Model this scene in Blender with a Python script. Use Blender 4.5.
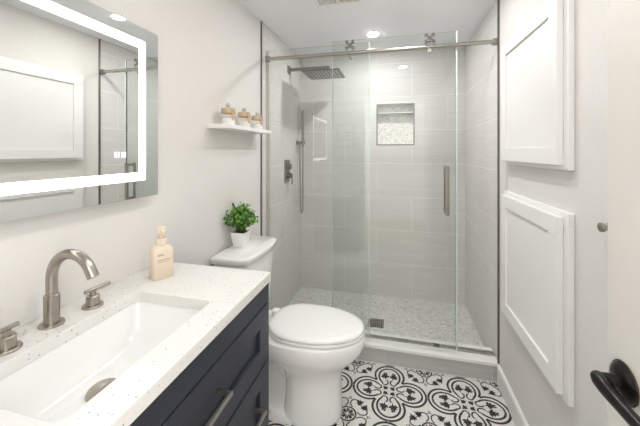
import bpy, bmesh, math, random
from math import sin, cos, pi, radians
from mathutils import Vector, Matrix
for o in list(bpy.data.objects): bpy.data.objects.remove(o)
S = bpy.context.scene
COL = S.collection

# ------------------------------------------------------------------ camera, world, exposure
F = 309.124; YAW = 0.242
cd = bpy.data.cameras.new('camera'); cam = bpy.data.objects.new('camera', cd); COL.objects.link(cam)
cam.location = (0.92, 0, 1.35); cam.rotation_euler = (pi/2, 0, YAW)
cd.sensor_width = 36; cd.lens = F/640*36; cd.shift_y = -(213-151.617)/640; cd.clip_start = 0.02
S.camera = cam
S.view_settings.view_transform = 'Standard'; S.view_settings.look = 'None'; S.view_settings.gamma = 1
S.view_settings.use_curve_mapping = False
S.view_settings.exposure = 0.84
W = bpy.data.worlds.new('world'); S.world = W; W.use_nodes = True
W.node_tree.nodes['Background'].inputs[0].default_value = (0.99, 0.995, 1, 1)
W.node_tree.nodes['Background'].inputs[1].default_value = 2.6
LIGHT = 222.0     # recessed lamps
SHOWER_LIGHT = 290.0
LED = 3.6        # mirror band

RW = 1.503; YD = 2.0; YB = 2.904; ZC = 2.262; YN = -0.14   # room width, shower front, shower back, ceiling, near wall

# ------------------------------------------------------------------ materials
MATS = {}
def mat(name, col, rough=0.5, metal=0.0, bump=None, spec=0.5, coat=0.0, emit=0.0, aniso=0.0):
    m = bpy.data.materials.new(name); m.use_nodes = True
    nt = m.node_tree; b = nt.nodes['Principled BSDF']
    b.inputs['Base Color'].default_value = (*col, 1)
    b.inputs['Roughness'].default_value = rough; b.inputs['Metallic'].default_value = metal
    b.inputs['Specular IOR Level'].default_value = spec
    b.inputs['Coat Weight'].default_value = coat
    if emit:
        b.inputs['Emission Color'].default_value = (*col, 1); b.inputs['Emission Strength'].default_value = emit
    if bump:
        sc, st, dist = bump
        tc = nt.nodes.new('ShaderNodeTexCoord')
        n = nt.nodes.new('ShaderNodeTexNoise'); n.inputs['Scale'].default_value = sc; n.inputs['Detail'].default_value = 3
        bp = nt.nodes.new('ShaderNodeBump'); bp.inputs['Strength'].default_value = st; bp.inputs['Distance'].default_value = dist
        nt.links.new(tc.outputs['Object'], n.inputs['Vector']); nt.links.new(n.outputs['Fac'], bp.inputs['Height'])
        nt.links.new(bp.outputs['Normal'], b.inputs['Normal'])
    MATS[name] = m
    return m
def srgb(r, g, b):
    f = lambda c: (c/255/12.92) if c/255 <= 0.04045 else ((c/255+0.055)/1.055)**2.4
    return (f(r), f(g), f(b))

M_wall = mat('wall paint', srgb(225, 222, 218), 0.75, bump=(150, 0.3, 0.004))
M_ceil = mat('ceiling paint', srgb(243, 244, 248), 0.9)
M_white = mat('white trim paint', srgb(241, 240, 238), 0.35)
M_door = mat('door paint', srgb(212, 209, 203), 0.5)
M_base = mat('baseboard paint', srgb(232, 231, 228), 0.4)
M_ceramic = mat('white ceramic', srgb(244, 244, 241), 0.12, coat=0.5)
M_seat = mat('white seat plastic', srgb(246, 246, 244), 0.22)
M_navy = mat('navy cabinet paint', srgb(38, 42, 54), 0.4)
M_dark = mat('dark recess', srgb(16, 17, 22), 0.8)
M_nickel = mat('brushed nickel', srgb(172, 165, 156), 0.28, 1.0)
M_steel = mat('satin steel', srgb(150, 148, 144), 0.32, 1.0)
M_steel2 = mat('brushed rail steel', srgb(176, 173, 166), 0.3, 1.0)
M_strip = mat('tile edge metal', srgb(128, 123, 116), 0.35, 1.0)
M_chrome = mat('polished steel', srgb(165, 163, 158), 0.15, 1.0)
M_black = mat('oil rubbed bronze', srgb(26, 24, 24), 0.28, 0.5)
M_bronze = mat('worn bronze edge', srgb(84, 64, 50), 0.4, 0.9)
M_mirror = mat('mirror silver', (0.86, 0.88, 0.86), 0.0, 1.0)
M_soap = mat('cream plastic', srgb(228, 212, 192), 0.4)
M_soapink = mat('printed beige text', srgb(190, 165, 140), 0.5)
M_pot = mat('white pot glaze', srgb(245, 245, 243), 0.35)
M_soil = mat('dark soil', srgb(50, 40, 28), 0.9)
M_leaf = [mat('leaf green', srgb(84, 140, 48), 0.5), mat('leaf dark green', srgb(48, 100, 34), 0.5), mat('leaf light green', srgb(150, 192, 84), 0.5)]
M_stem = mat('green stem', srgb(70, 90, 40), 0.6)
M_marble = mat('white sill stone', srgb(240, 239, 235), 0.2)
M_gold = mat('tan ribbon', srgb(205, 176, 140), 0.5)
M_cream = mat('white bath salt', srgb(246, 243, 238), 0.7)
M_crystal = mat('frosted knob', srgb(205, 202, 198), 0.15, 0.2)
M_lid = mat('tan metal lid', srgb(196, 178, 156), 0.35, 0.4)
M_floorw = mat('cement tile white', srgb(226, 225, 220), 0.4)
M_floork = mat('cement tile black', srgb(36, 35, 36), 0.45)
M_floorg = mat('tile grout', srgb(196, 193, 187), 0.8)
M_emit = mat('lamp lens', (1, 0.985, 0.975), 0.5, emit=LIGHT)
M_emit_s = mat('shower lamp lens', (1, 0.99, 0.98), 0.5, emit=SHOWER_LIGHT)
M_led = mat('lit mirror band', (1, 1, 1), 0.5, emit=LED)
M_icon = mat('lit touch icon', (0.80, 0.88, 1), 0.5, emit=0.75)
M_frame = mat('picture frame white', srgb(120, 118, 114), 0.4)
M_art = mat('picture paper', srgb(215, 213, 208), 0.7)
M_artk = mat('picture ink', srgb(90, 88, 86), 0.7)
M_headm = mat('rain head metal', srgb(140, 138, 134), 0.4, 1.0)
M_nozzle = mat('pale nozzle rubber', srgb(205, 204, 200), 0.6)
M_alu = mat('pale anodised channel', srgb(214, 211, 203), 0.42, 0.85)
M_rubber = mat('clear seal', srgb(200, 205, 200), 0.3)
M_hall = mat('hall paint', srgb(225, 221, 213), 0.8)
M_hallfloor = mat('hall wood floor', srgb(150, 125, 98), 0.5)

def glass_mat(name, tint, ior=1.5, rough=0.0, gain=1.0):
    m = bpy.data.materials.new(name); m.use_nodes = True; nt = m.node_tree; nt.nodes.clear()
    out = nt.nodes.new('ShaderNodeOutputMaterial'); mx = nt.nodes.new('ShaderNodeMixShader')
    tr = nt.nodes.new('ShaderNodeBsdfTransparent'); gl = nt.nodes.new('ShaderNodeBsdfGlossy'); fr = nt.nodes.new('ShaderNodeFresnel')
    tr.inputs[0].default_value = (*tint, 1); gl.inputs['Roughness'].default_value = rough; fr.inputs[0].default_value = ior
    ge = nt.nodes.new('ShaderNodeNewGeometry'); iv = nt.nodes.new('ShaderNodeMath'); iv.operation = 'SUBTRACT'; iv.inputs[0].default_value = 1.0
    g2 = nt.nodes.new('ShaderNodeMath'); g2.operation = 'MULTIPLY'; g2.inputs[1].default_value = gain; nt.links.new(iv.outputs[0], g2.inputs[0])
    mu = nt.nodes.new('ShaderNodeMath'); mu.operation = 'MULTIPLY'; mu.use_clamp = True
    nt.links.new(ge.outputs['Backfacing'], iv.inputs[1]); nt.links.new(fr.outputs[0], mu.inputs[0]); nt.links.new(g2.outputs[0], mu.inputs[1])
    nt.links.new(mu.outputs[0], mx.inputs[0]); nt.links.new(tr.outputs[0], mx.inputs[1]); nt.links.new(gl.outputs[0], mx.inputs[2])
    nt.links.new(mx.outputs[0], out.inputs[0]); return m
M_glass = glass_mat('shower glass', (0.962, 0.977, 0.969), 1.5, gain=1.3)
M_gedge = mat('glass edge', srgb(222, 230, 226), 0.15, spec=0.6)
M_jar = glass_mat('jar glass', (0.97, 0.97, 0.96), 1.3)

def nodes(name, rough=0.4):
    m = bpy.data.materials.new(name); m.use_nodes = True; nt = m.node_tree
    b = nt.nodes['Principled BSDF']; b.inputs['Roughness'].default_value = rough
    return m, nt, b
def tile_mat(name, ax, off, c1, c2, grout, streak=(3, 60)):
    """large-format 24x12in tiles in running bond on a vertical plane; ax = horizontal axis"""
    m, nt, b = nodes(name, 0.55); b.inputs['Specular IOR Level'].default_value = 0.2; L = nt.links.new
    tc = nt.nodes.new('ShaderNodeTexCoord'); sp = nt.nodes.new('ShaderNodeSeparateXYZ'); L(tc.outputs['Object'], sp.inputs[0])
    cb = nt.nodes.new('ShaderNodeCombineXYZ'); L(sp.outputs[ax], cb.inputs[0]); L(sp.outputs['Z'], cb.inputs[1])
    mp = nt.nodes.new('ShaderNodeMapping'); mp.inputs['Location'].default_value = (off[0], off[1], 0); L(cb.outputs[0], mp.inputs[0])
    br = nt.nodes.new('ShaderNodeTexBrick'); L(mp.outputs[0], br.inputs['Vector'])
    br.inputs['Scale'].default_value = 1; br.inputs['Brick Width'].default_value = 0.61; br.inputs['Row Height'].default_value = 0.305
    br.inputs['Mortar Size'].default_value = 0.0022; br.inputs['Mortar Smooth'].default_value = 0.2; br.inputs['Bias'].default_value = 0
    br.inputs['Color1'].default_value = (0, 0, 0, 1); br.inputs['Color2'].default_value = (1, 1, 1, 1); br.inputs['Mortar'].default_value = (.5, .5, .5, 1)
    m2 = nt.nodes.new('ShaderNodeMapping'); m2.inputs['Scale'].default_value = (streak[0], streak[1], 1); L(cb.outputs[0], m2.inputs[0])
    ad = nt.nodes.new('ShaderNodeVectorMath'); ad.operation = 'ADD'; L(m2.outputs[0], ad.inputs[0])
    scl = nt.nodes.new('ShaderNodeVectorMath'); scl.operation = 'SCALE'; scl.inputs['Scale'].default_value = 13.0
    L(br.outputs['Color'], scl.inputs[0]); L(scl.outputs[0], ad.inputs[1])
    no = nt.nodes.new('ShaderNodeTexNoise'); no.inputs['Scale'].default_value = 1; no.inputs['Detail'].default_value = 4; L(ad.outputs[0], no.inputs['Vector'])
    rp = nt.nodes.new('ShaderNodeValToRGB'); rp.color_ramp.elements[0].position = 0.3; rp.color_ramp.elements[1].position = 0.7
    rp.color_ramp.elements[0].color = (*c1, 1); rp.color_ramp.elements[1].color = (*c2, 1); L(no.outputs['Fac'], rp.inputs[0])
    mx = nt.nodes.new('ShaderNodeMix'); mx.data_type = 'RGBA'; L(br.outputs['Fac'], mx.inputs[0]); L(rp.outputs[0], mx.inputs[6]); mx.inputs[7].default_value = (*grout, 1)
    L(mx.outputs[2], b.inputs['Base Color'])
    bp = nt.nodes.new('ShaderNodeBump'); bp.inputs['Strength'].default_value = 0.4; bp.inputs['Distance'].default_value = 0.001; bp.invert = True
    L(br.outputs['Fac'], bp.inputs['Height']); L(bp.outputs[0], b.inputs['Normal'])
    return m
TC1, TC2, TG = srgb(212, 210, 207), srgb(220, 218, 215), srgb(236, 235, 233)
M_tile_back = tile_mat('back wall tile', 'X', (-0.14, -0.02), TC1, TC2, TG)
M_tile_side = tile_mat('side wall tile', 'Y', (0.27, -0.02), TC1, TC2, TG)
M_curb = tile_mat('curb tile', 'X', (0.06, 0.15), srgb(186, 184, 181), srgb(200, 198, 195), srgb(205, 203, 200), (3, 45))

def pebble_mat(name, scale, stretch, lo, hi, grout, gw=0.09):
    m, nt, b = nodes(name, 0.35); L = nt.links.new
    tc = nt.nodes.new('ShaderNodeTexCoord'); mp = nt.nodes.new('ShaderNodeMapping'); mp.inputs['Scale'].default_value = stretch; L(tc.outputs['Object'], mp.inputs[0])
    v1 = nt.nodes.new('ShaderNodeTexVoronoi'); v1.inputs['Scale'].default_value = scale; L(mp.outputs[0], v1.inputs['Vector'])
    v2 = nt.nodes.new('ShaderNodeTexVoronoi'); v2.feature = 'DISTANCE_TO_EDGE'; v2.inputs['Scale'].default_value = scale; L(mp.outputs[0], v2.inputs['Vector'])
    rp = nt.nodes.new('ShaderNodeValToRGB'); e = rp.color_ramp.elements; e[0].position = 0.1; e[0].color = (*lo, 1); e[1].position = 0.6; e[1].color = (*hi, 1)
    sp = nt.nodes.new('ShaderNodeSeparateColor'); L(v1.outputs['Color'], sp.inputs[0]); L(sp.outputs[0], rp.inputs[0])
    lt = nt.nodes.new('ShaderNodeMath'); lt.operation = 'LESS_THAN'; lt.inputs[1].default_value = gw; L(v2.outputs['Distance'], lt.inputs[0])
    mx = nt.nodes.new('ShaderNodeMix'); mx.data_type = 'RGBA'; L(lt.outputs[0], mx.inputs[0]); L(rp.outputs[0], mx.inputs[6]); mx.inputs[7].default_value = (*grout, 1)
    L(mx.outputs[2], b.inputs['Base Color']); return m
M_pebble = pebble_mat('shower floor mosaic', 62, (1, 1.7, 1), srgb(176, 174, 169), srgb(226, 225, 220), srgb(214, 212, 207))
M_niche = pebble_mat('niche mosaic', 60, (1, 1, 1), srgb(206, 205, 201), srgb(238, 237, 234), srgb(226, 225, 222))

def quartz_mat():
    m, nt, b = nodes('speckled quartz', 0.18); L = nt.links.new
    tc = nt.nodes.new('ShaderNodeTexCoord')
    base = (*srgb(229, 227, 223), 1); cur = None
    for sc, th, col, am in [(260, 0.18, srgb(178, 174, 168), 0.7), (150, 0.08, srgb(150, 146, 142), 0.75), (260, 0.2, srgb(250, 250, 248), 0.8), (120, 0.2, srgb(222, 218, 212), 0.6)]:
        v = nt.nodes.new('ShaderNodeTexVoronoi'); v.inputs['Scale'].default_value = sc; L(tc.outputs['Object'], v.inputs['Vector'])
        sp = nt.nodes.new('ShaderNodeSeparateColor'); L(v.outputs['Color'], sp.inputs[0])
        a = nt.nodes.new('ShaderNodeMath'); a.operation = 'LESS_THAN'; a.inputs[1].default_value = th; L(sp.outputs[1], a.inputs[0])
        d = nt.nodes.new('ShaderNodeMath'); d.operation = 'LESS_THAN'; d.inputs[1].default_value = 0.33; L(v.outputs['Distance'], d.inputs[0])
        k = nt.nodes.new('ShaderNodeMath'); k.operation = 'MULTIPLY'; L(a.outputs[0], k.inputs[0]); L(d.outputs[0], k.inputs[1])
        k2 = nt.nodes.new('ShaderNodeMath'); k2.operation = 'MULTIPLY'; L(k.outputs[0], k2.inputs[0]); k2.inputs[1].default_value = am
        mx = nt.nodes.new('ShaderNodeMix'); mx.data_type = 'RGBA'; L(k2.outputs[0], mx.inputs[0])
        if cur: L(cur, mx.inputs[6])
        else: mx.inputs[6].default_value = base
        mx.inputs[7].default_value = (*col, 1); cur = mx.outputs[2]
    L(cur, b.inputs['Base Color']); return m
M_quartz = quartz_mat()

# ------------------------------------------------------------------ helpers
def link(name, bm, mats, parent=None, smooth=False, bevel=0, sub=0, seg=2, angle=35):
    me = bpy.data.meshes.new(name); bmesh.ops.recalc_face_normals(bm, faces=bm.faces); bm.to_mesh(me); bm.free()
    o = bpy.data.objects.new(name, me); COL.objects.link(o)
    for m in (mats if isinstance(mats, (list, tuple)) else [mats]): me.materials.append(m)
    if parent: o.parent = parent
    if smooth or bevel or sub:
        for p in me.polygons: p.use_smooth = True
    if bevel:
        b = o.modifiers.new('bevel', 'BEVEL'); b.width = bevel; b.segments = seg; b.limit_method = 'ANGLE'; b.angle_limit = radians(40)
        w = o.modifiers.new('wn', 'WEIGHTED_NORMAL'); w.keep_sharp = True
    elif smooth and not sub:
        try: me.set_sharp_from_angle(angle=radians(angle))
        except Exception: pass
    if sub:
        s = o.modifiers.new('sub', 'SUBSURF'); s.levels = sub; s.render_levels = sub
    return o
def tag(o, label=None, cat=None, group=None, kind=None):
    if label: o['label'] = label
    if cat: o['category'] = cat
    if group: o['group'] = group
    if kind: o['kind'] = kind
    return o
def thing(name, loc, label, cat, group=None, rz=0):
    e = bpy.data.objects.new(name, None); COL.objects.link(e); e.location = loc; e.rotation_euler.z = rz; e.empty_display_size = 0.05
    return tag(e, label, cat, group)
def box(bm, x0, x1, y0, y1, z0, z1, mi=0):
    v = [bm.verts.new(p) for p in [(x0,y0,z0),(x1,y0,z0),(x1,y1,z0),(x0,y1,z0),(x0,y0,z1),(x1,y0,z1),(x1,y1,z1),(x0,y1,z1)]]
    for f in [(0,3,2,1),(4,5,6,7),(0,1,5,4),(1,2,6,5),(2,3,7,6),(3,0,4,7)]:
        bm.faces.new([v[i] for i in f]).material_index = mi
    return v
def B(*a, mi=0):
    bm = bmesh.new(); box(bm, *a, mi=mi); return bm
def cyl(bm, c, r, h, axis='z', n=32, r2=None, mi=0):
    """cylinder starting at c and running h along axis"""
    r2 = r if r2 is None else r2
    A = []; Bt = []
    for i in range(n):
        t = 2*pi*i/n; a, b = cos(t), sin(t)
        for k, (rr, hh, lst) in enumerate([(r, 0, A), (r2, h, Bt)]):
            p = {'z': (a*rr, b*rr, hh), 'x': (hh, a*rr, b*rr), 'y': (a*rr, hh, b*rr)}[axis]
            lst.append(bm.verts.new((c[0]+p[0], c[1]+p[1], c[2]+p[2])))
    for i in range(n):
        j = (i+1) % n; f = bm.faces.new([A[i], A[j], Bt[j], Bt[i]]); f.material_index = mi
    bm.faces.new(A).material_index = mi; bm.faces.new(Bt).material_index = mi
def C(*a, **k):
    bm = bmesh.new(); cyl(bm, *a, **k); return bm
def loft(bm, rings, cap0=True, cap1=True, mi=0):
    R = [[bm.verts.new(p) for p in r] for r in rings]; n = len(R[0])
    for a, b in zip(R[:-1], R[1:]):
        for i in range(n):
            j = (i+1) % n; bm.faces.new([a[i], a[j], b[j], b[i]]).material_index = mi
    if cap0: bm.faces.new(R[0][::-1]).material_index = mi
    if cap1: bm.faces.new(R[-1]).material_index = mi
    return R
def lathe(bm, prof, c=(0,0,0), n=32, mi=0, axis='z'):
    rings = []
    for r, z in prof:
        if axis == 'z': rings.append([(c[0]+r*cos(2*pi*i/n), c[1]+r*sin(2*pi*i/n), c[2]+z) for i in range(n)])
        else: rings.append([(c[0]+z, c[1]+r*cos(2*pi*i/n), c[2]+r*sin(2*pi*i/n)) for i in range(n)])
    loft(bm, rings, mi=mi)
def tube(bm, pts, r, n=14, mi=0, flat=1.0):
    pts = [Vector(p) for p in pts]; rs = r if isinstance(r, (list, tuple)) else [r]*len(pts)
    rings = []; up = None
    for i, p in enumerate(pts):
        t = (pts[min(i+1, len(pts)-1)] - pts[max(i-1, 0)]).normalized()
        if up is None:
            up = Vector((0,0,1)) if abs(t.z) < 0.9 else Vector((0,1,0))
        u = (up - t*up.dot(t)).normalized(); up = u; w = t.cross(u)
        rings.append([tuple(p + u*(cos(2*pi*k/n)*rs[i]*flat) + w*(sin(2*pi*k/n)*rs[i])) for k in range(n)])
    loft(bm, rings, mi=mi)
def rrect(cx, cy, w, h, r, z, n=6):
    """rounded rectangle ring, ccw, w along x, h along y"""
    out = []
    for qx, qy, a0 in [(1,1,0),(-1,1,90),(-1,-1,180),(1,-1,270)]:
        for k in range(n+1):
            a = radians(a0 + 90*k/n)
            out.append((cx + qx*(w/2-r) + r*cos(a), cy + qy*(h/2-r) + r*sin(a), z))
    return out

# ------------------------------------------------------------------ room shell
T = 0.10
link('wall_left', B(-T, 0, YN-T, YD, 0, ZC), M_wall)['kind'] = 'structure'
link('wall_right', B(RW, RW+T, YN-T, YD, 0, ZC), M_wall)['kind'] = 'structure'
link('wall_left_shower', B(-T, 0.008, YD+0.004, YB+T, 0, ZC), M_tile_side)['kind'] = 'structure'
link('wall_right_shower', B(RW-0.002, RW+T, YD+0.004, YB+T, 0, ZC), M_tile_side)['kind'] = 'structure'
NX0, NX1, NZ0, NZ1 = 0.742, 1.079, 1.408, 1.788
bm = bmesh.new()
box(bm, 0.008, NX0, YB, YB+T, 0, ZC); box(bm, NX1, RW-0.002, YB, YB+T, 0, ZC)
box(bm, NX0, NX1, YB, YB+T, 0, NZ0); box(bm, NX0, NX1, YB, YB+T, NZ1, ZC)
link('wall_back', bm, M_tile_back)['kind'] = 'structure'
ceil = bmesh.new(); box(ceil, -T, RW+T, YN-T, YB+T, ZC, ZC+0.1)
link('ceiling', ceil, M_ceil)['kind'] = 'structure'
# near wall with the doorway the camera looks through
DX0, DX1, DH = 0.50, 1.31, 2.04
bm = bmesh.new()
box(bm, 0, DX0, YN-T, YN, 0, ZC); box(bm, DX1, RW, YN-T, YN, 0, ZC); box(bm, DX0, DX1, YN-T, YN, DH, ZC)
link('wall_near', bm, M_wall)['kind'] = 'structure'
bm = bmesh.new()
box(bm, DX0-0.06, DX0, YN, YN+0.015, 0, DH+0.06); box(bm, DX1, DX1+0.06, YN, YN+0.015, 0, DH+0.06); box(bm, DX0, DX1, YN, YN+0.015, DH, DH+0.06)
link('trim_1', bm, M_white, bevel=0.003)['kind'] = 'structure'
# hallway outside the doorway
bm = bmesh.new(); box(bm, -0.6, 2.4, -2.2, YN-T, -0.1, 0); link('floor_hall', bm, M_hallfloor)['kind'] = 'structure'
bm = bmesh.new(); box(bm, -0.6, 2.4, -2.3, -2.2, 0, 2.4); link('wall_hall', bm, M_hall)['kind'] = 'structure'

# ------------------------------------------------------------------ patterned floor (white cement tile with inlaid black pattern)
bm = bmesh.new()
box(bm, -T, RW+T, YN-T, YD+0.16, -0.05, 0, mi=0)
P = 0.41; CX, CY = 0.880, 1.786; ZI = 0.0004
def poly(pts, z=ZI, mi=1):
    try: bm.faces.new([bm.verts.new((x, y, z)) for x, y in pts]).material_index = mi
    except Exception: pass
def inb(x, y): return 0.0 < x < RW and 0.3 < y < YD
def strip(pts, w, closed=False, z=ZI, mi=1):
    n = len(pts); L = []
    for i in range(n):
        a = pts[(i-1) % n] if (closed or i) else pts[0]; b = pts[(i+1) % n] if (closed or i < n-1) else pts[-1]
        dx, dy = b[0]-a[0], b[1]-a[1]; d = math.hypot(dx, dy) or 1
        nx, ny = -dy/d*w/2, dx/d*w/2
        L.append((bm.verts.new((pts[i][0]+nx, pts[i][1]+ny, z)), bm.verts.new((pts[i][0]-nx, pts[i][1]-ny, z))))
    for i in range(n if closed else n-1):
        j = (i+1) % n
        bm.faces.new([L[i][0], L[i][1], L[j][1], L[j][0]]).material_index = mi
def rot(p, a): return (p[0]*cos(a)-p[1]*sin(a), p[0]*sin(a)+p[1]*cos(a))
def ell(c, rx, ry, a0, a1, n=22):
    return [(c[0]+rx*cos(radians(a0+(a1-a0)*k/n)), c[1]+ry*sin(radians(a0+(a1-a0)*k/n))) for k in range(n+1)]
def place(pts, c, a):
    return [(c[0]+q[0], c[1]+q[1]) for q in (rot(p, a) for p in pts)]
def fleur(cx, cy, s, a):      # small leaf with three points, pointing to +x
    o = [(-1,0),(-.55,.16),(-.5,.55),(-.05,.95),(.0,.5),(.45,.62),(.38,.28),(1.1,0),(.38,-.28),(.45,-.62),(.0,-.5),(-.05,-.95),(-.5,-.55),(-.55,-.16)]
    return [(cx+q[0], cy+q[1]) for q in (rot((p[0]*s, p[1]*s), a) for p in o)]
def quatrefoil(c):
    for k in range(4):
        a = k*pi/2
        strip(place(ell((0.117, 0), 0.082, 0.083, -123, 123, 30), c, a), 0.0115)           # outer lobe line
        lob = ell((0.110, 0), 0.068, 0.060, -138, 138, 30)
        strip(place(lob, c, a), 0.0105)
        for s in (-1, 1):
            curl = ell((0.063, s*0.023), 0.021, 0.0165, s*100, s*330, 14)
            strip(place(curl, c, a), 0.008)
            poly(place(fleur(0.114, s*0.0255, 0.029, s*0.25), c, a))
            poly(place([(0.075, s*0.018), (0.096, s*0.024), (0.096, s*0.018)], c, a))
            poly(place(ell((0.137, s*0.02), 0.008, 0.006, 0, 345, 10), c, a))
    for k in range(4):
        a = pi/4 + k*pi/2
        poly(place(fleur(0.028, 0, 0.019, 0), c, a))
def rosette(c):
    strip(place(ell((0, 0), 0.043, 0.043, 0, 348, 30), c, 0), 0.0085, closed=True)
    for k in range(8):
        a = k*pi/4
        poly(place([(0.006, 0), (0.02, 0.008), (0.036, 0.0065), (0.032, 0), (0.036, -0.0065), (0.02, -0.008)], c, a))
    for k in range(4):
        a = k*pi/2
        for s in (-1, 1):
            bulb = ell((0.073, s*0.028), 0.026, 0.021, s*-160, s*110, 18)
            strip(place(bulb, c, a), 0.0065)
            poly(place(fleur(0.084, s*0.056, 0.024, s*1.1), c, a))
        strip(place(ell((0.108, 0), 0.008, 0.006, 0, 330, 10), c, a), 0.003, closed=True)
        strip(place([(0.098, -0.012), (0.104, 0), (0.098, 0.012)], c, a), 0.0035)
for i in range(-3, 4):
    for j in range(-5, 2):
        q = (CX+i*P, CY+j*P); r_ = (CX+(i+.5)*P, CY+(j+.5)*P)
        if -0.25 < q[0] < 1.75: quatrefoil(q)
        if -0.25 < r_[0] < 1.75: rosette(r_)
for i in range(-5, 5):       # grout joints
    x = CX+i*P/2
    if 0 < x < RW: strip([(x, YN), (x, YD)], 0.0016, z=ZI*1.6, mi=2)
for j in range(-9, 2):
    y = CY+j*P/2
    if YN < y < YD: strip([(0, y), (RW, y)], 0.0016, z=ZI*1.6, mi=2)
# trim inlay to the room
for co, no in [((0.001,0,0),(-1,0,0)), ((RW-0.001,0,0),(1,0,0)), ((0,YD-0.001,0),(0,1,0))]:
    g = [f for f in bm.faces if f.calc_center_median().z > 0.0001]
    geom = list({v for f in g for v in f.verts}) + list({e for f in g for e in f.edges}) + g
    bmesh.ops.bisect_plane(bm, geom=geom, plane_co=co, plane_no=no, clear_outer=True, dist=1e-6)
floor = bpy.data.objects.new('floor', bpy.data.meshes.new('floor')); bmesh.ops.recalc_face_normals(bm, faces=bm.faces)
for f in bm.faces:
    if f.calc_center_median().z > 0.0001 and f.normal.z < 0: f.normal_flip()
bm.to_mesh(floor.data); bm.free(); COL.objects.link(floor); floor['kind'] = 'structure'
for m in (M_floorw, M_floork, M_floorg): floor.data.materials.append(m)

# baseboards
for nm, x0, x1, y0, y1 in [('baseboard_right', RW-0.014, RW, YN, YD-0.002), ('baseboard_left', 0, 0.014, 1.06, YD-0.002)]:
    b_ = bmesh.new(); s = 1 if x0 > 1 else -1
    xw, xf = (x1, x0) if s == 1 else (x0, x1)
    prof = [(xw, 0), (xf, 0), (xf, 0.098), (xf+0.005*s, 0.108), (xw, 0.112)]
    loft(b_, [[(x, y0, z) for x, z in prof], [(x, y1, z) for x, z in prof]])
    link(nm, b_, M_base)['kind'] = 'structure'

# shower floor, curb, edge strips
link('floor_shower', B(0.008, RW-0.002, YD+0.13, YB, -0.02, 0.016), M_pebble)['kind'] = 'structure'
curb = thing('shower_curb', (0, YD, 0), 'low grey tiled curb with white sill across the shower entry', 'shower curb')
link('curb_face', B(0.009, RW-0.003, 0.006, 0.14, 0.0, 0.095), M_curb, curb)
link('sill', B(0.009, RW-0.003, -0.004, 0.15, 0.095, 0.115), M_marble, curb, bevel=0.002)['label'] = 'white stone sill'
for nm, x0, x1, lab, zb in [('tile_edge_strip', 0.0005, 0.0095, 'thin dark metal tile edge strip beside the toilet wall shelf', 0.116), ('tile_edge_strip', RW-0.010, RW+0.0, 'thin dark metal tile edge strip beside the white wall cabinets', 0.116)]:
    tag(link(nm, B(x0, x1, YD-0.006, YD+0.004, zb, ZC-0.001), M_strip), lab, 'edge strip', 'metal tile edge strips')
# niche
link('wall_back_niche', B(NX0-.01, NX1+.01, YB+0.088, YB+T+.005, NZ0-.01, NZ1+.01), M_niche)['kind'] = 'structure'
ni = thing('shower_niche', ((NX0+NX1)/2, YB, NZ0), 'recessed square shower niche with metal edge and mosaic back', 'niche')
w2, hh = (NX1-NX0)/2, NZ1-NZ0
bm = bmesh.new(); e = 0.009
box(bm, -w2, w2, -0.004, 0.006, 0, e); box(bm, -w2, w2, -0.004, 0.006, hh-e, hh); box(bm, -w2, -w2+e, -0.004, 0.006, e, hh-e); box(bm, w2-e, w2, -0.004, 0.006, e, hh-e)
link('edge_frame', bm, M_strip, ni)
bm = bmesh.new(); box(bm, -w2+.001, w2-.001, 0.006, 0.087, 0.001, 0.007); box(bm, -w2+.001, w2-.001, 0.006, 0.087, hh-0.007, hh-0.001)
box(bm, -w2+.001, -w2+.007, 0.006, 0.087, .007, hh-.007); box(bm, w2-.007, w2-.001, 0.006, 0.087, .007, hh-.007)
link('lining', bm, M_niche, ni)
link('glass_shelf', B(-w2+.008, w2-.008, 0.012, 0.086, hh-0.085, hh-0.078), M_gedge, ni)

# ------------------------------------------------------------------ shower glass
GY = YD+0.052
fx = thing('fixed_glass_panel', (0.0, GY+0.032, 0.115), 'fixed clear glass panel filling the left side of the shower', 'glass panel')
def pane(name, x0, x1, z0, z1, parent, t=0.010):
    bm = bmesh.new(); box(bm, x0, x1, -t/2, t/2, z0, z1)
    for f in bm.faces: f.material_index = 0 if abs(f.normal.y) > .5 or abs(f.calc_center_median().y) > t*0.4 else 1
    bm.normal_update()
    return link(name, bm, [M_glass, M_gedge], parent)
pane('pane', 0.014, 0.742, 0.012, 1.965, fx)
link('wall_channel', B(0.009, 0.03, -0.012, 0.012, 0.012, 1.96), M_alu, fx)['label'] = 'pale metal wall channel'
link('bottom_track', B(0.03, RW-0.006, 0.062, 0.094, 0.1155, 0.1265), M_steel2, curb)['label'] = 'low metal floor track'
link('edge_seal', B(0.742, 0.748, -0.006, 0.006, 0.012, 1.965), M_gedge, fx)['label'] = 'pale polished glass edge'
sd = thing('sliding_glass_door', (0.505, GY-0.014, 0.127), 'sliding clear glass shower door with vertical pull handle', 'shower door')
pane('pane', 0.0, 0.768, 0.004, 1.96, sd)
bm = bmesh.new()
link('edge_seal', B(0.768, 0.777, -0.0062, 0.0062, 0.004, 1.96), M_gedge, sd)['label'] = 'clear edge seal'
link('edge_seal', B(-0.003, 0.0, -0.005, 0.005, 0.004, 1.96), M_gedge, sd)
hx = 1.218-0.505
box(bm, hx-.011, hx+.011, -0.062, -0.044, 0.84, 1.135); box(bm, hx-.009, hx+.009, -0.044, -0.004, 0.845, 0.865); box(bm, hx-.009, hx+.009, -0.044, -0.004, 1.11, 1.13)
box(bm, hx-.011, hx+.011, 0.018, 0.026, 0.84, 1.135); box(bm, hx-.009, hx+.009, 0.004, 0.018, 0.845, 0.865); box(bm, hx-.009, hx+.009, 0.004, 0.018, 1.11, 1.13)
link('handle', bm, M_nickel, sd, bevel=0.002)['label'] = 'brushed nickel pull handle'
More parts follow.
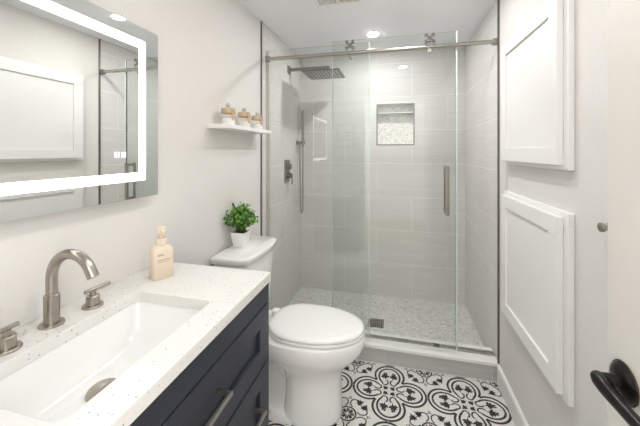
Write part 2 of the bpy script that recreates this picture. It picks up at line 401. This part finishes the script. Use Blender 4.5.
for rx in (0.628-0.505, 1.118-0.505):
    bm = bmesh.new()       # spoked roller wheel riding on the rail
    zc = 1.915
    cyl(bm, (rx, -0.052, zc), 0.010, 0.045, 'y', 20)
    lathe_pts = []
    for k in range(4):
        a = pi/4 + k*pi/2; p0 = Vector((rx, -0.044, zc)); p1 = p0 + Vector((cos(a)*0.029, 0, sin(a)*0.029))
        tube(bm, [p0, p1], [0.007, 0.009], 10)
        cyl(bm, (p1.x, -0.053, p1.z), 0.0105, 0.018, 'y', 16)
    link('roller', bm, M_chrome, sd, smooth=True)
    bm = bmesh.new(); box(bm, rx-0.008, rx+0.008, -0.0045, 0.0055, zc-0.05, zc+0.01) if False else None; cyl(bm, (rx, -0.007, zc), 0.013, 0.0015, 'y', 20); cyl(bm, (rx, -0.045, zc-0.073), 0.013, 0.041, 'y', 20)
    link('hanger', bm, M_steel2, sd, smooth=True)
link('bottom_guide', B(0.64, 0.675, 0.005, 0.014, 0.001, 0.024), M_strip, sd)
ra = thing('sliding_door_rail', (0, GY-0.036, 2.02), 'long brushed metal rail holding the sliding shower door rollers', 'rail')
bm = bmesh.new(); cyl(bm, (0.045, 0, -0.022), 0.0125, 1.435, 'x', 24); link('bar', bm, M_steel2, ra, smooth=True)
for x0 in (0.032, RW-0.034): link('end_bracket', B(x0, x0+0.03, -0.016, 0.016, -0.04, -0.004), M_steel, ra, bevel=0.002)
for x0 in (0.13, 0.16, 1.34, 1.37): link('stop', C((x0, 0, -0.022), 0.0148, 0.010, 'x', 20), M_steel2, ra, smooth=True)
# shower fittings on the left tiled wall
sh = thing('rain_shower_head', (0.008, 2.55, 2.06), 'square metal rain shower head on a straight wall arm', 'shower head')
link('wall_flange', B(0, 0.012, -0.033, 0.033, -0.033, 0.033), M_steel, sh, bevel=0.002)
link('arm', B(0.012, 0.37, -0.012, 0.012, -0.012, 0.012), M_steel, sh, bevel=0.002)
bm = bmesh.new(); cyl(bm, (0.335, 0, -0.050), 0.013, 0.040, 'z', 20); link('swivel', bm, M_steel, sh, smooth=True)
link('head', B(0.165, 0.475, -0.15, 0.15, -0.060, -0.050), M_headm, sh, bevel=0.002)
bm = bmesh.new()
for j in range(10): box(bm, 0.185+0.0285*j-0.004, 0.185+0.0285*j+0.004, -0.135, 0.135, -0.0625, -0.0602)
link('nozzle_strips', bm, M_nozzle, sh)['label'] = 'pale rubber nozzle strips'
va = thing('shower_valve', (0.008, 2.50, 1.09), 'rectangular metal shower valve with lever and diverter knob on tile', 'shower valve')
link('plate', B(0, 0.010, -0.06, 0.06, 0, 0.19), M_steel, va, bevel=0.002)
for z in (0.055, 0.135): link('knob', C((0.010, 0.0, z), 0.022, 0.035, 'x', 24), M_steel, va, smooth=True)
link('lever', B(0.045, 0.055, -0.008, 0.008, -0.02, 0.07), M_steel, va, bevel=0.002)
hs = thing('hand_shower', (0.008, 2.80, 0.76), 'slim metal hand shower stick with hose on a wall holder', 'hand shower')
bm = bmesh.new(); cyl(bm, (0, -0.02, 0.675), 0.02, 0.012, 'x', 24); cyl(bm, (0.012, -0.02, 0.675), 0.009, 0.04, 'x', 16); box(bm, 0.035, 0.07, -0.03, 0.016, 0.66, 0.69)
link('holder', bm, M_steel, hs, smooth=True)
link('wand', C((0.053, 0.0, 0.64), 0.012, 0.335, 'z', 20, r2=0.0145), M_steel, hs, smooth=True)
pts = [(0.053, 0, 0.64), (0.053, 0, 0.4), (0.053, 0, 0.1)] + [(0.053, -0.03+0.03*cos(a), 0.06+ -0.04*sin(a)) for a in [radians(k) for k in range(0, 181, 20)]] + [(0.05, -0.06, 0.12), (0.045, -0.062, 0.4), (0.04, -0.05, 0.6), (0.03, -0.03, 0.665)]
bm = bmesh.new(); tube(bm, pts, 0.0065, 10); link('hose', bm, M_steel, hs, smooth=True)
# drain grille
dg = thing('floor_drain', (0.765, 2.44, 0.016), 'square metal floor drain grate in the shower mosaic', 'drain')
link('frame', B(-0.06, 0.06, -0.06, 0.06, 0, 0.002), M_strip, dg)
bm = bmesh.new()
for k in range(8): box(bm, -0.052+0.014*k, -0.046+0.014*k, -0.052, 0.052, 0.002, 0.005)
link('bars', bm, M_steel2, dg)

# ------------------------------------------------------------------ ceiling lights and vent
def downlight(x, y, em, label):
    t = thing('recessed_ceiling_light', (x, y, ZC), label, 'ceiling light', 'recessed ceiling lights')
    bm = bmesh.new(); lathe(bm, [(0.038, -0.001), (0.038, -0.005), (0.042, -0.006), (0.050, -0.004), (0.053, -0.0005)], n=40)
    link('trim_ring', bm, M_white, t, smooth=True)
    bm = bmesh.new(); cyl(bm, (0, 0, -0.0075), 0.0375, 0.004, 'z', 36); link('lens', bm, em, t)
downlight(0.745, 2.42, M_emit_s, 'round recessed light in the ceiling above the shower stall')
downlight(0.99, 1.70, M_emit, 'round recessed light over the toilet, seen in the lit mirror top')
downlight(0.99, 0.63, M_emit, 'round recessed light over the room, seen reflected in shower glass')
fan = thing('exhaust_fan_grille', (0.58, 1.735, ZC), 'white slotted exhaust fan grille on ceiling, cut by the photo top', 'vent')
bm = bmesh.new(); bz = -0.014
box(bm, -0.14, 0.14, -0.14, -0.115, bz, 0); box(bm, -0.14, 0.14, 0.115, 0.14, bz, 0); box(bm, -0.14, -0.115, -0.115, 0.115, bz, 0); box(bm, 0.115, 0.14, -0.115, 0.115, bz, 0); box(bm, -0.012, 0.012, -0.115, 0.115, bz, 0)
link('frame', bm, M_white, fan, bevel=0.002)
bm = bmesh.new()
for s in (-1, 1):
    for k in range(9):
        x = s*(0.022+0.0105*k); box(bm, x-0.003, x+0.003, -0.115, 0.115, bz+0.002, -0.003)
link('slats', bm, M_white, fan)
link('backing', B(-0.115, 0.115, -0.115, 0.115, -0.002, -0.001), M_strip, fan)

# ------------------------------------------------------------------ vanity
VY0, VY1 = 0.143, 1.055
va_ = thing('vanity_cabinet', (0, (VY0+VY1)/2, 0), 'navy blue shaker vanity cabinet under the speckled white worktop', 'vanity')
yc = (VY0+VY1)/2; hw = (VY1-VY0)/2
bm = bmesh.new()
box(bm, 0.001, 0.4415, -hw, -hw+0.018, 0, 0.875); box(bm, 0.001, 0.4415, hw-0.018, hw, 0, 0.875); box(bm, 0.001, 0.44, -hw+0.018, hw-0.018, 0.09, 0.108)
box(bm, 0.001, 0.008, -hw+.018, hw-.018, 0.108, 0.875); box(bm, 0.37, 0.385, -hw+.018, hw-.018, 0, 0.09)
link('body', bm, M_navy, va_)
bm = bmesh.new()     # face frame
for z0, z1 in [(0.806, 0.875), (0.598, 0.606), (0.342, 0.350), (0.09, 0.105)]: box(bm, 0.442, 0.466, -hw, hw, z0, z1)
box(bm, 0.442, 0.466, -hw, -hw+0.018, 0.105, 0.806); box(bm, 0.442, 0.466, hw-0.018, hw, 0.105, 0.806); box(bm, 0.442, 0.466, -0.006, 0.006, 0.105, 0.6)
link('face_frame', bm, M_navy, va_)
def drawer(y0, y1, z0, z1, hz):
    bm = bmesh.new(); g = 0.0035; r = 0.06; x0, x1, xr = 0.448, 0.469, 0.458
    y0 += g; y1 -= g; z0 += g; z1 -= g
    box(bm, x0, x1, y0, y1, z0, z0+r); box(bm, x0, x1, y0, y1, z1-r, z1); box(bm, x0, x1, y0, y0+r, z0+r, z1-r); box(bm, x0, x1, y1-r, y1, z0+r, z1-r)
    box(bm, x0, xr, y0+r, y1-r, z0+r, z1-r)
    d = link('drawer', bm, M_navy, va_, bevel=0.0012)
    cy = (y0+y1)/2; l = 0.14
    bm = bmesh.new()
    box(bm, 0.4585 if hz < z1-r else x1, 0.499, cy-l, cy-l+0.009, hz-.006, hz+.006); box(bm, 0.4585 if hz < z1-r else x1, 0.499, cy+l-0.009, cy+l, hz-.006, hz+.006); box(bm, 0.491, 0.501, cy-l, cy+l, hz-.006, hz+.006)
    link('handle', bm, M_nickel, d, bevel=0.001)['label'] = 'brushed nickel bar pull'
drawer(-hw+.018, hw-.018, 0.606, 0.806, 0.712)
for z0, z1, hz in [(0.350, 0.598, 0.482), (0.105, 0.342, 0.23)]:
    drawer(-hw+.018, -.006, z0, z1, hz); drawer(.006, hw-.018, z0, z1, hz)
# worktop with sink cut-out
SX, SY, SW, SL, SR = 0.258, 0.598, 0.266, 0.426, 0.022
bm = bmesh.new()
inner = rrect(SX, SY, SW, SL, SR, 0, 6); outer = [(0.473, 1.057), (0.001, 1.057), (0.001, 0.140), (0.473, 0.140)]
V = {}
for lev, z in ((0, 0.876), (1, 0.909)):
    I = [bm.verts.new((p[0], p[1], z)) for p in inner]; O = [bm.verts.new((p[0], p[1], z)) for p in outer]; V[lev] = (I, O)
    n = 7
    for q in range(4):
        for k in range(n-1): bm.faces.new([O[q], I[q*n+k], I[q*n+k+1]])
        bm.faces.new([O[q], I[q*n+n-1], I[((q+1) % 4)*n], O[(q+1) % 4]])
for a, b_ in ((V[0][0], V[1][0]), (V[0][1], V[1][1])):
    for i in range(len(a)): bm.faces.new([a[i], a[(i+1) % len(a)], b_[(i+1) % len(a)], b_[i]])
tag(link('worktop', bm, M_quartz, bevel=0.002), 'white speckled quartz vanity worktop with a rectangular sink opening', 'worktop')
# sink basin
sk = thing('sink', (SX, SY, 0.76), 'white rectangular undermount ceramic sink with brushed metal drain', 'sink')
rings = []
for z, w, l, r in [(0.1155, SW+.03, SL+.03, .03), (0.1155, SW+0.004, SL+0.004, SR), (0.106, SW+0.002, SL+0.002, SR+.004), (0.06, SW-0.012, SL-0.02, .035), (0.03, SW-0.03, SL-0.045, .05), (0.012, SW-0.060, SL-0.085, .06), (0.003, SW-0.08, SL-0.12, .06), (0.0, SW-.1, .2, .04)]:
    rings.append(rrect(0, 0, w, l, r, z, 6))
out = [rrect(0, 0, SW+.03, SL+.03, .04, 0.1155, 6), rrect(0, 0, SW+.02, SL+.02, .05, 0.03, 6), rrect(0, 0, .12, .2, .05, -0.012, 6)]
bm = bmesh.new(); loft(bm, out[::-1][:-1] + rings, cap0=True, cap1=True)
link('basin', bm, M_ceramic, sk, smooth=True, angle=60)
bm = bmesh.new(); lathe(bm, [(0.0365, 0.001), (0.037, 0.004), (0.034, 0.009), (0.030, 0.0125), (0.018, 0.016), (0.004, 0.017)], (-0.036, 0.012, 0), n=36)
link('drain_stopper', bm, M_nickel, sk, smooth=True)['label'] = 'brushed metal domed drain stopper'
bm = bmesh.new(); cyl(bm, (-0.036, 0.012, -0.08), 0.022, 0.07, 'z', 24); link('drain_pipe', bm, M_strip, sk, smooth=True)

# faucet spout and handles
ZT = 0.909
fa = thing('faucet', (0.066, 0.602, ZT), 'brushed nickel three-piece faucet with arched spout behind the sink', 'faucet')
bm = bmesh.new(); lathe(bm, [(0.027, 0), (0.027, 0.004), (0.0255, 0.006), (0.012, 0.006)], n=36); link('base_flange', bm, M_nickel, fa, smooth=True)
bm = bmesh.new(); lathe(bm, [(0.0168, 0.006), (0.0168, 0.076), (0.0150, 0.078), (0.012, 0.078)], n=36); link('collar', bm, M_nickel, fa, smooth=True)
R_ = 0.066; zt = 0.119
pts = [(0, 0, 0.06), (0, 0, 0.09)] + [(R_-R_*cos(a), 0, zt+R_*sin(a)*1.0) for a in [radians(k) for k in range(0, 151, 10)]]
last = pts[-1]; a = radians(150); pts.append((last[0]+0.022*sin(a)*1.0, 0, last[2]+0.022*cos(a)))
bm = bmesh.new(); tube(bm, pts, 0.0126, 20); link('spout', bm, M_nickel, fa, smooth=True)
def fhandle(dx, dy, ang):
    bm = bmesh.new(); o = (dx, dy, 0)
    lathe(bm, [(0.026, 0), (0.026, 0.004), (0.0245, 0.006), (0.0165, 0.0062), (0.0165, 0.030), (0.015, 0.032), (0.0075, 0.032), (0.0075, 0.044)], o, n=32)
    t = link('faucet_handle', bm, M_nickel, fa, smooth=True)
    bm = bmesh.new(); d = Vector((cos(ang), sin(ang), 0)); c = Vector((dx, dy, 0.047)); tube(bm, [c-d*0.022, c+d*0.050], 0.0055, 14); link('lever_bar', bm, M_nickel, t, smooth=True)
fhandle(0.012, 0.100, radians(86)); fhandle(0.012, -0.101, radians(-88))

# soap bottle
so = thing('soap_bottle', (0.116, 0.924, ZT), 'cream plastic pump soap bottle standing on the worktop by the wall', 'soap bottle', rz=radians(62))
bm = bmesh.new()
rings = [rrect(0, 0, w, d, r, z, 5) for z, w, d, r in [(0, .066, .042, .008), (0.002, .070, .046, .009), (0.094, .070, .046, .009), (0.102, .066, .043, .011), (0.109, .056, .038, .012), (0.114, .042, .034, .0125), (0.116, .034, .032, .012)]]
loft(bm, rings); link('bottle', bm, M_soap, so, smooth=True, angle=50)
bm = bmesh.new(); lathe(bm, [(0.0175, .115), (0.0205, .117), (0.0205, .136), (0.018, .139), (.008, .139), (.008, .156)], n=28); link('collar', bm, M_soap, so, smooth=True)
bm = bmesh.new(); lathe(bm, [(0.013, .155), (0.0165, .157), (0.0165, .172), (0.014, .176)], n=24); tube(bm, [(0, 0, .167), (-0.004, -0.02, .167), (-0.006, -0.036, .161)], [.0075, .0065, .0055], 12)
link('pump_head', bm, M_soap, so, smooth=True)
bm = bmesh.new()
for z, w, h in [(0.080, .020, .006), (0.064, .042, .0035), (0.057, .036, .0022)]: box(bm, -0.021, -0.021+w, -0.0233, -0.0229, z, z+h)
link('printed_text', bm, M_soapink, so)

# ------------------------------------------------------------------ lit mirror
MY0, MY1, MZ0, MZ1 = 0.190, 0.988, 1.189, 1.790
mi_ = thing('lit_mirror', (0, (MY0+MY1)/2, MZ0), 'frameless wall mirror with a glowing white light band above the sink', 'mirror')
mw, mh = (MY1-MY0)/2, MZ1-MZ0
link('back_box', B(0.001, 0.039, -mw+0.04, mw-0.04, 0.04, mh-0.04), M_white, mi_)
bm = bmesh.new(); rg = []
def ry(x, w, h, r): return [(x, p[0], p[1]+mh/2) for p in rrect(0, 0, w, h, r, 0, 5)]
loft(bm, [ry(0.039, 2*mw, mh, .006), ry(0.045, 2*mw, mh, .006)])
for f in bm.faces:
    f.material_index = 0 if f.calc_center_median().x > 0.0445 else 1
link('mirror_glass', bm, [M_mirror, M_gedge], mi_)
b0, b1 = 0.060, 0.088
bm = bmesh.new(); X0, X1 = 0.0451, 0.0456
box(bm, X0, X1, -mw+b0, mw-b0, b0, b1); box(bm, X0, X1, -mw+b0, mw-b0, mh-b1+.012, mh-b0+.012)
box(bm, X0, X1, -mw+b0, -mw+b1, b1, mh-b1+.012); box(bm, X0, X1, mw-b1, mw-b0, b1, mh-b1+.012)
link('light_band', bm, M_led, mi_)['label'] = 'glowing white light band'
for yy, kind in ((0.811, 0), (0.837, 1)):
    y = yy-(MY0+MY1)/2; z = 1.340-MZ0; s = 0.0085; t = 0.0017
    bm = bmesh.new(); x0, x1 = 0.0451, 0.0455
    box(bm, x0, x1, y-s, y+s, z-s, z-s+t); box(bm, x0, x1, y-s, y+s, z+s-t, z+s); box(bm, x0, x1, y-s, y-s+t, z-s+t, z+s-t); box(bm, x0, x1, y+s-t, y+s, z-s+t, z+s-t)
    if kind == 0: box(bm, x0, x1, y-s*.55, y+s*.55, z-.0012, z+.0012); box(bm, x0, x1, y-s*.5, y-s*.2, z+.002, z+.004)
    else:
        for q in (-.003, .0015): box(bm, x0, x1, y+q, y+q+.0014, z-s*.55, z+s*.55)
        box(bm, x0, x1, y-s*.5, y+s*.5, z-.0008, z+.0008)
    link('touch_icon', bm, M_icon, mi_)

# ------------------------------------------------------------------ wall shelf and jars
SH_Y0, SH_Y1, SH_Z = 1.37, 1.91, 1.473
shf = thing('wall_shelf', (0, (SH_Y0+SH_Y1)/2, SH_Z-0.0), 'small white floating shelf on the wall above the toilet', 'shelf')
L2 = (SH_Y1-SH_Y0)/2
bm = bmesh.new(); box(bm, 0.001, 0.118, -L2, L2, -0.006, 0.016); link('board', bm, M_white, shf, bevel=0.0015)
def jar(y, label):
    t = thing('glass_jar', (0.058, y, SH_Z+0.0165), label, 'jar', 'ribboned glass jars on the wall shelf')
    bm = bmesh.new(); lathe(bm, [(0.034, 0), (0.038, .003), (0.038, .052), (0.033, .062), (0.029, .067)], n=24); link('jar_glass', bm, M_jar, t, smooth=True)
    bm = bmesh.new(); lathe(bm, [(0.030, .002), (0.0345, .004), (0.0345, .034), (0.02, .038)], n=24); link('contents', bm, M_cream, t, smooth=True)
    bm = bmesh.new(); lathe(bm, [(0.031, .067), (0.037, .069), (0.037, .086), (0.031, .089), (0.014, .092)], n=24); link('lid', bm, M_lid, t, smooth=True)
    bm = bmesh.new(); lathe(bm, [(0.004, .092), (0.006, .096), (0.0125, .104), (0.010, .113), (0.003, .117)], n=16); link('lid_knob', bm, M_crystal, t, smooth=True)
    bm = bmesh.new(); lathe(bm, [(0.0345, .061), (0.038, .062), (0.038, .071), (0.0345, .072)], n=24)
    cx_, cy_ = 0.034, 0.018
    for s in (-1, 1):      # bow loops and tails
        d = Vector((-0.45*s, 0.9*s, 0)).normalized(); c0 = Vector((cx_, -cy_, .066))
        loop = [c0 + d*(0.022*(1-cos(q))/1.0*0.5*1.6) + Vector((.35, -.2, 0))*0.012*sin(q)*1 + Vector((0, 0, 0.010*sin(q))) for q in [k*2*pi/14 for k in range(15)]]
        tube(bm, loop, 0.0042, 6, flat=0.5)
        tube(bm, [c0, c0+d*0.010+Vector((.004, -.002, -.018)), c0+d*0.017+Vector((.006, -.003, -.042))], [0.004, .0045, .005], 6, flat=.4)
    link('ribbon_bow', bm, M_gold, t, smooth=True)['label'] = 'tan ribbon bow'
jar(1.470, 'lidded glass jar with tan bow, nearest the mirror on the wall shelf')
jar(1.645, 'lidded glass jar with tan bow in the middle of the wall shelf')
jar(1.820, 'lidded glass jar with tan bow, nearest the shower on the wall shelf')

# ------------------------------------------------------------------ toilet
TY = 1.575
to = thing('toilet', (0, TY, 0), 'white two-piece toilet with closed lid between vanity and shower', 'toilet')
to.scale = (1, 0.975, 1.04)
def egg(x0, x1, w, z, n=40, p=2.3, xm=None):
    """superellipse ring: x0 rear, x1 front, half width w"""
    xm = x0+(x1-x0)*0.42 if xm is None else xm; out = []
    for i in range(n):
        t = 2*pi*i/n; c, s = cos(t), sin(t)
        e = 2/p if c < 0 else 2/2.0
        x = xm + (x1-xm if c > 0 else xm-x0)*math.copysign(abs(c)**e, c)
        y = w*math.copysign(abs(s)**(2/2.15 if c > 0 else 2/p), s)
        out.append((x, y, z))
    return out
bm = bmesh.new()
cols = [(0.0, .355, .648, .134), (0.008, .352, .652, .137), (0.03, .352, .650, .135), (0.10, .36, .645, .126), (0.19, .36, .645, .122), (0.24, .34, .660, .131), (0.28, .27, .704, .160), (0.31, .22, .736, .182), (0.335, .21, .755, .192), (0.36, .205, .764, .196), (0.396, .205, .766, .197), (0.403, .21, .760, .192)]
loft(bm, [egg(x0, x1, w, z, p=3.2 if z < 0.27 else 2.6) for z, x0, x1, w in cols])
# rear pedestal with trapway bulge and foot flange
loft(bm, [rrect((a+b)/2, 0, b-a, 2*w, r, z, 6) for z, a, b, w, r in [(0.0, .10, .46, .132, .04), (0.018, .10, .46, .132, .04), (0.03, .11, .46, .110, .04), (0.045, .13, .46, .075, .04), (0.12, .13, .46, .048, .04), (0.26, .06, .46, .060, .05), (0.33, .04, .46, .105, .05), (0.36, .035, .40, .120, .04), (0.402, .035, .38, .124, .04)]])
for s in (-1, 1):   # trapway curve pressed out of the side
    tube(bm, [(.22, s*.045, .05), (.19, s*.055, .13), (.20, s*.058, .22), (.27, s*.06, .285), (.34, s*.055, .26), (.40, s*.05, .18)], [.038, .043, .045, .045, .045, .04], 16)
link('bowl', bm, M_ceramic, to, smooth=True, angle=70)
def ring_pts(x0, x1, w, z): return egg(x0, x1, w, z, n=48, p=2.6)
bm = bmesh.new(); loft(bm, [ring_pts(*a) for a in [(.270, .758, .180, .406), (.266, .762, .184, .409), (.266, .762, .184, .418), (.270, .758, .180, .421)]]); link('seat', bm, M_seat, to, smooth=True, angle=60)
bm = bmesh.new(); loft(bm, [ring_pts(*a) for a in [(.273, .756, .178, .4225), (.268, .761, .183, .426), (.268, .761, .183, .434), (.273, .756, .178, .440), (.30, .730, .155, .4455), (.35, .66, .10, .448)]]); link('lid', bm, M_seat, to, smooth=True, angle=60)
for s in (-1, 1): link('hinge', B(.235, .275, s*.075-.022, s*.075+.022, .404, .436), M_seat, to, bevel=0.006)
def tankring(x0, xs, xf, w, z, n=18, r=0.03):
    """bow-front plan: straight back at x0, side depth xs, centre depth xf"""
    w0 = 0.022; w *= 0.90; pts = [(x0, w0-w, z)]
    for k in range(n+1):
        y = -w+2*w*k/n; u = abs(y)/w
        bow = xs+0.008+(xf-xs)*(1-u**2.4)
        if u > 0.86: bow -= r*(1-math.sqrt(max(0, 1-((u-0.86)/0.14)**2)))
        pts.append((bow, w0+y, z))
    pts.append((x0, w0+w, z)); return pts
bm = bmesh.new(); loft(bm, [tankring(.022, .155, .178, .185, 0.4030), tankring(.020, .165, .190, .197, 0.4300), tankring(.018, .175, .203, .226, 0.7360), tankring(.018, .175, .203, .226, 0.7470)])
link('tank', bm, M_ceramic, to, smooth=True, angle=50)
bm = bmesh.new(); loft(bm, [tankring(.012, .180, .208, .238, 0.7485), tankring(.009, .186, .216, .246, 0.7540), tankring(.009, .188, .218, .248, 0.7740), tankring(.009, .188, .218, .248, 0.7780), tankring(.011, .185, .215, .245, 0.7840), tankring(.018, .178, .207, .238, 0.7868)])
link('tank_lid', bm, M_ceramic, to, smooth=True, angle=70)
for s in (-1, 1): link('bolt_cap', C((.30, s*.112, .018), .014, .026, 'z', 20, r2=.010), M_seat, to, smooth=True)

# potted plant on the tank
pl_ = thing('potted_plant', (0.072, 1.578, 0.8195), 'small leafy green plant in a square white pot on the toilet tank', 'plant')
bm = bmesh.new(); loft(bm, [rrect(0, 0, a, a, r, z, 3) for a, r, z in [(.060, .006, 0), (.088, .008, .084), (.080, .006, .084), (.076, .006, .074)]])
link('pot', bm, M_pot, pl_, smooth=True, angle=30)
bm = bmesh.new(); box(bm, -.037, .037, -.037, .037, .0745, .076); link('soil', bm, M_soil, pl_)
rnd = random.Random(5); bs = bmesh.new(); bl = bmesh.new()
for s in range(62):
    a = rnd.uniform(0, 2*pi); rr = rnd.uniform(0.0, .110); h = rnd.uniform(.07, .165)
    b0_ = Vector((rnd.uniform(-.025, .025), rnd.uniform(-.025, .025), .076)); tip = Vector((cos(a)*rr, sin(a)*rr, .076+h*(1.0-0.35*(rr/.11)**2)))
    tip.x = max(tip.x, -0.062)
    mid = (b0_+tip)/2 + Vector((0, 0, .015)); tube(bs, [b0_, mid, tip], [.0016, .0013, .0008], 5)
    for k in range(17):
        t = 0.30+0.70*k/16; p = b0_.lerp(mid, t*2) if t < .5 else mid.lerp(tip, t*2-1)
        d = Vector((rnd.gauss(0, 1), rnd.gauss(0, 1), rnd.gauss(.35, .7))).normalized(); ln = rnd.uniform(.015, .026); wd = ln*.30
        if p.x+d.x*ln < -0.07: d.x = abs(d.x)
        sd_ = d.cross(Vector((rnd.gauss(0,1), rnd.gauss(0,1), rnd.gauss(0,1)))).normalized(); nn = d.cross(sd_)*0.15*ln
        q = [p, p+d*ln*.35+sd_*wd+nn, p+d*ln*.75+sd_*wd*.75+nn, p+d*ln, p+d*ln*.75-sd_*wd*.75+nn, p+d*ln*.35-sd_*wd+nn]
        bl.faces.new([bl.verts.new(v) for v in q]).material_index = rnd.choices([0, 1, 2], [5, 3, 3])[0]
link('stems', bs, M_stem, pl_)
link('foliage', bl, M_leaf, pl_)

# ------------------------------------------------------------------ white shaker cabinets on the right wall
def wall_cab(z0, z1, label):
    t = thing('recessed_wall_cabinet', (RW, 1.5, z0), label, 'cabinet', 'white recessed cabinets on the right wall')
    h = z1-z0; y0, y1 = -0.288, 0.355; w = 0.045
    bm = bmesh.new(); x0, x1 = -0.020, -0.001
    box(bm, x0, x1, y0, y1, 0, w); box(bm, x0, x1, y0, y1, h-w, h); box(bm, x0, x1, y0, y0+w, w, h-w); box(bm, x0, x1, y1-w, y1, w, h-w)
    link('frame', bm, M_white, t, bevel=0.002)
    d0, d1, e0, e1 = y0+0.030, y1-0.028, 0.018, h-0.018; r = 0.062; xa, xb, xc = -0.042, -0.0205, -0.033
    bm = bmesh.new()
    box(bm, xa, xb, d0, d1, e0, e0+r); box(bm, xa, xb, d0, d1, e1-r, e1); box(bm, xa, xb, d0, d0+r, e0+r, e1-r); box(bm, xa, xb, d1-r, d1, e0+r, e1-r)
    box(bm, xc, xb, d0+r, d1-r, e0+r, e1-r)
    link('door', bm, M_white, t, bevel=0.0015)
wall_cab(1.285, 1.925, 'white shaker cabinet door on the right wall, the upper one')
wall_cab(0.490, 1.140, 'white shaker cabinet door on the right wall, the lower one')
hk = thing('wall_hook', (RW, 1.032, 1.137), 'small brushed nickel hook on the right wall beside the door edge', 'hook')
bm = bmesh.new(); lathe(bm, [(0.017, -.001), (0.017, -.005), (.006, -.008), (.006, -.018)], axis='x', n=20); link('base', bm, M_nickel, hk, smooth=True)
bm = bmesh.new(); lathe(bm, [(.008, -.018), (.013, -.020), (.013, -.027), (.008, -.030)], axis='x', n=20); link('knob', bm, M_nickel, hk, smooth=True)

# open door with black lever
DXF = 1.272
dr = bpy.data.objects.new('door_1', None); COL.objects.link(dr); dr.location = (DXF, -0.10, 0); dr['kind'] = 'structure'
link('leaf', B(0, 0.035, 0, 0.735, 0.012, 2.03), M_door, dr, bevel=0.002)
lv = link('lever_handle', (lambda: (lambda b: (lathe(b, [(0.029, 0), (0.030, -.003), (0.027, -.007), (0.020, -.010), (0.011, -.012), (0.010, -.030)], c=(0, .69, .985), n=40, axis='x'), b)[1])(bmesh.new()))(), M_black, dr, smooth=True)
lv['label'] = 'black door lever'
bm = bmesh.new()
tube(bm, [(-.033, .701, .984), (-.034, .697, .984), (-.035, .686, .984), (-.036, .668, .982), (-.035, .640, .980), (-.034, .600, .980), (-.034, .560, .980)], [.004, .010, .0125, .011, .0095, .0095, .008], 16)
link('lever', bm, M_black, lv, smooth=True)
bm = bmesh.new(); ring = [(-.0022, .69+.0305*cos(2*pi*k/40), .985+.0305*sin(2*pi*k/40)) for k in range(41)]
tube(bm, ring, .0010, 8); link('rosette_edge', bm, M_bronze, lv, smooth=True)
for z in (.25, 1.0, 1.8): link('hinge', C((0.040, -0.004, z), 0.006, 0.09, 'z', 12), M_black, dr, smooth=True)

# framed picture on the near wall (only its reflection shows in the shower glass)
pf = thing('framed_picture', (0.24, YN, 1.40), 'grey framed picture on the near wall, seen reflected in the shower glass', 'picture')
bm = bmesh.new(); fw, fh = 0.13, 0.34
box(bm, -fw, fw, 0.001, .02, 0, .03); box(bm, -fw, fw, 0.001, .02, fh-.03, fh); box(bm, -fw, -fw+.03, 0.001, .02, .03, fh-.03); box(bm, fw-.03, fw, 0.001, .02, .03, fh-.03)
link('frame', bm, M_frame, pf)
link('paper', B(-fw+.03, fw-.03, .002, .008, .03, fh-.03), M_art, pf)
bm = bmesh.new()
for z in (.10, .15, .20): box(bm, -.05, .05, .0081, .0085, z, z+.03)
link('print', bm, M_artk, pf)
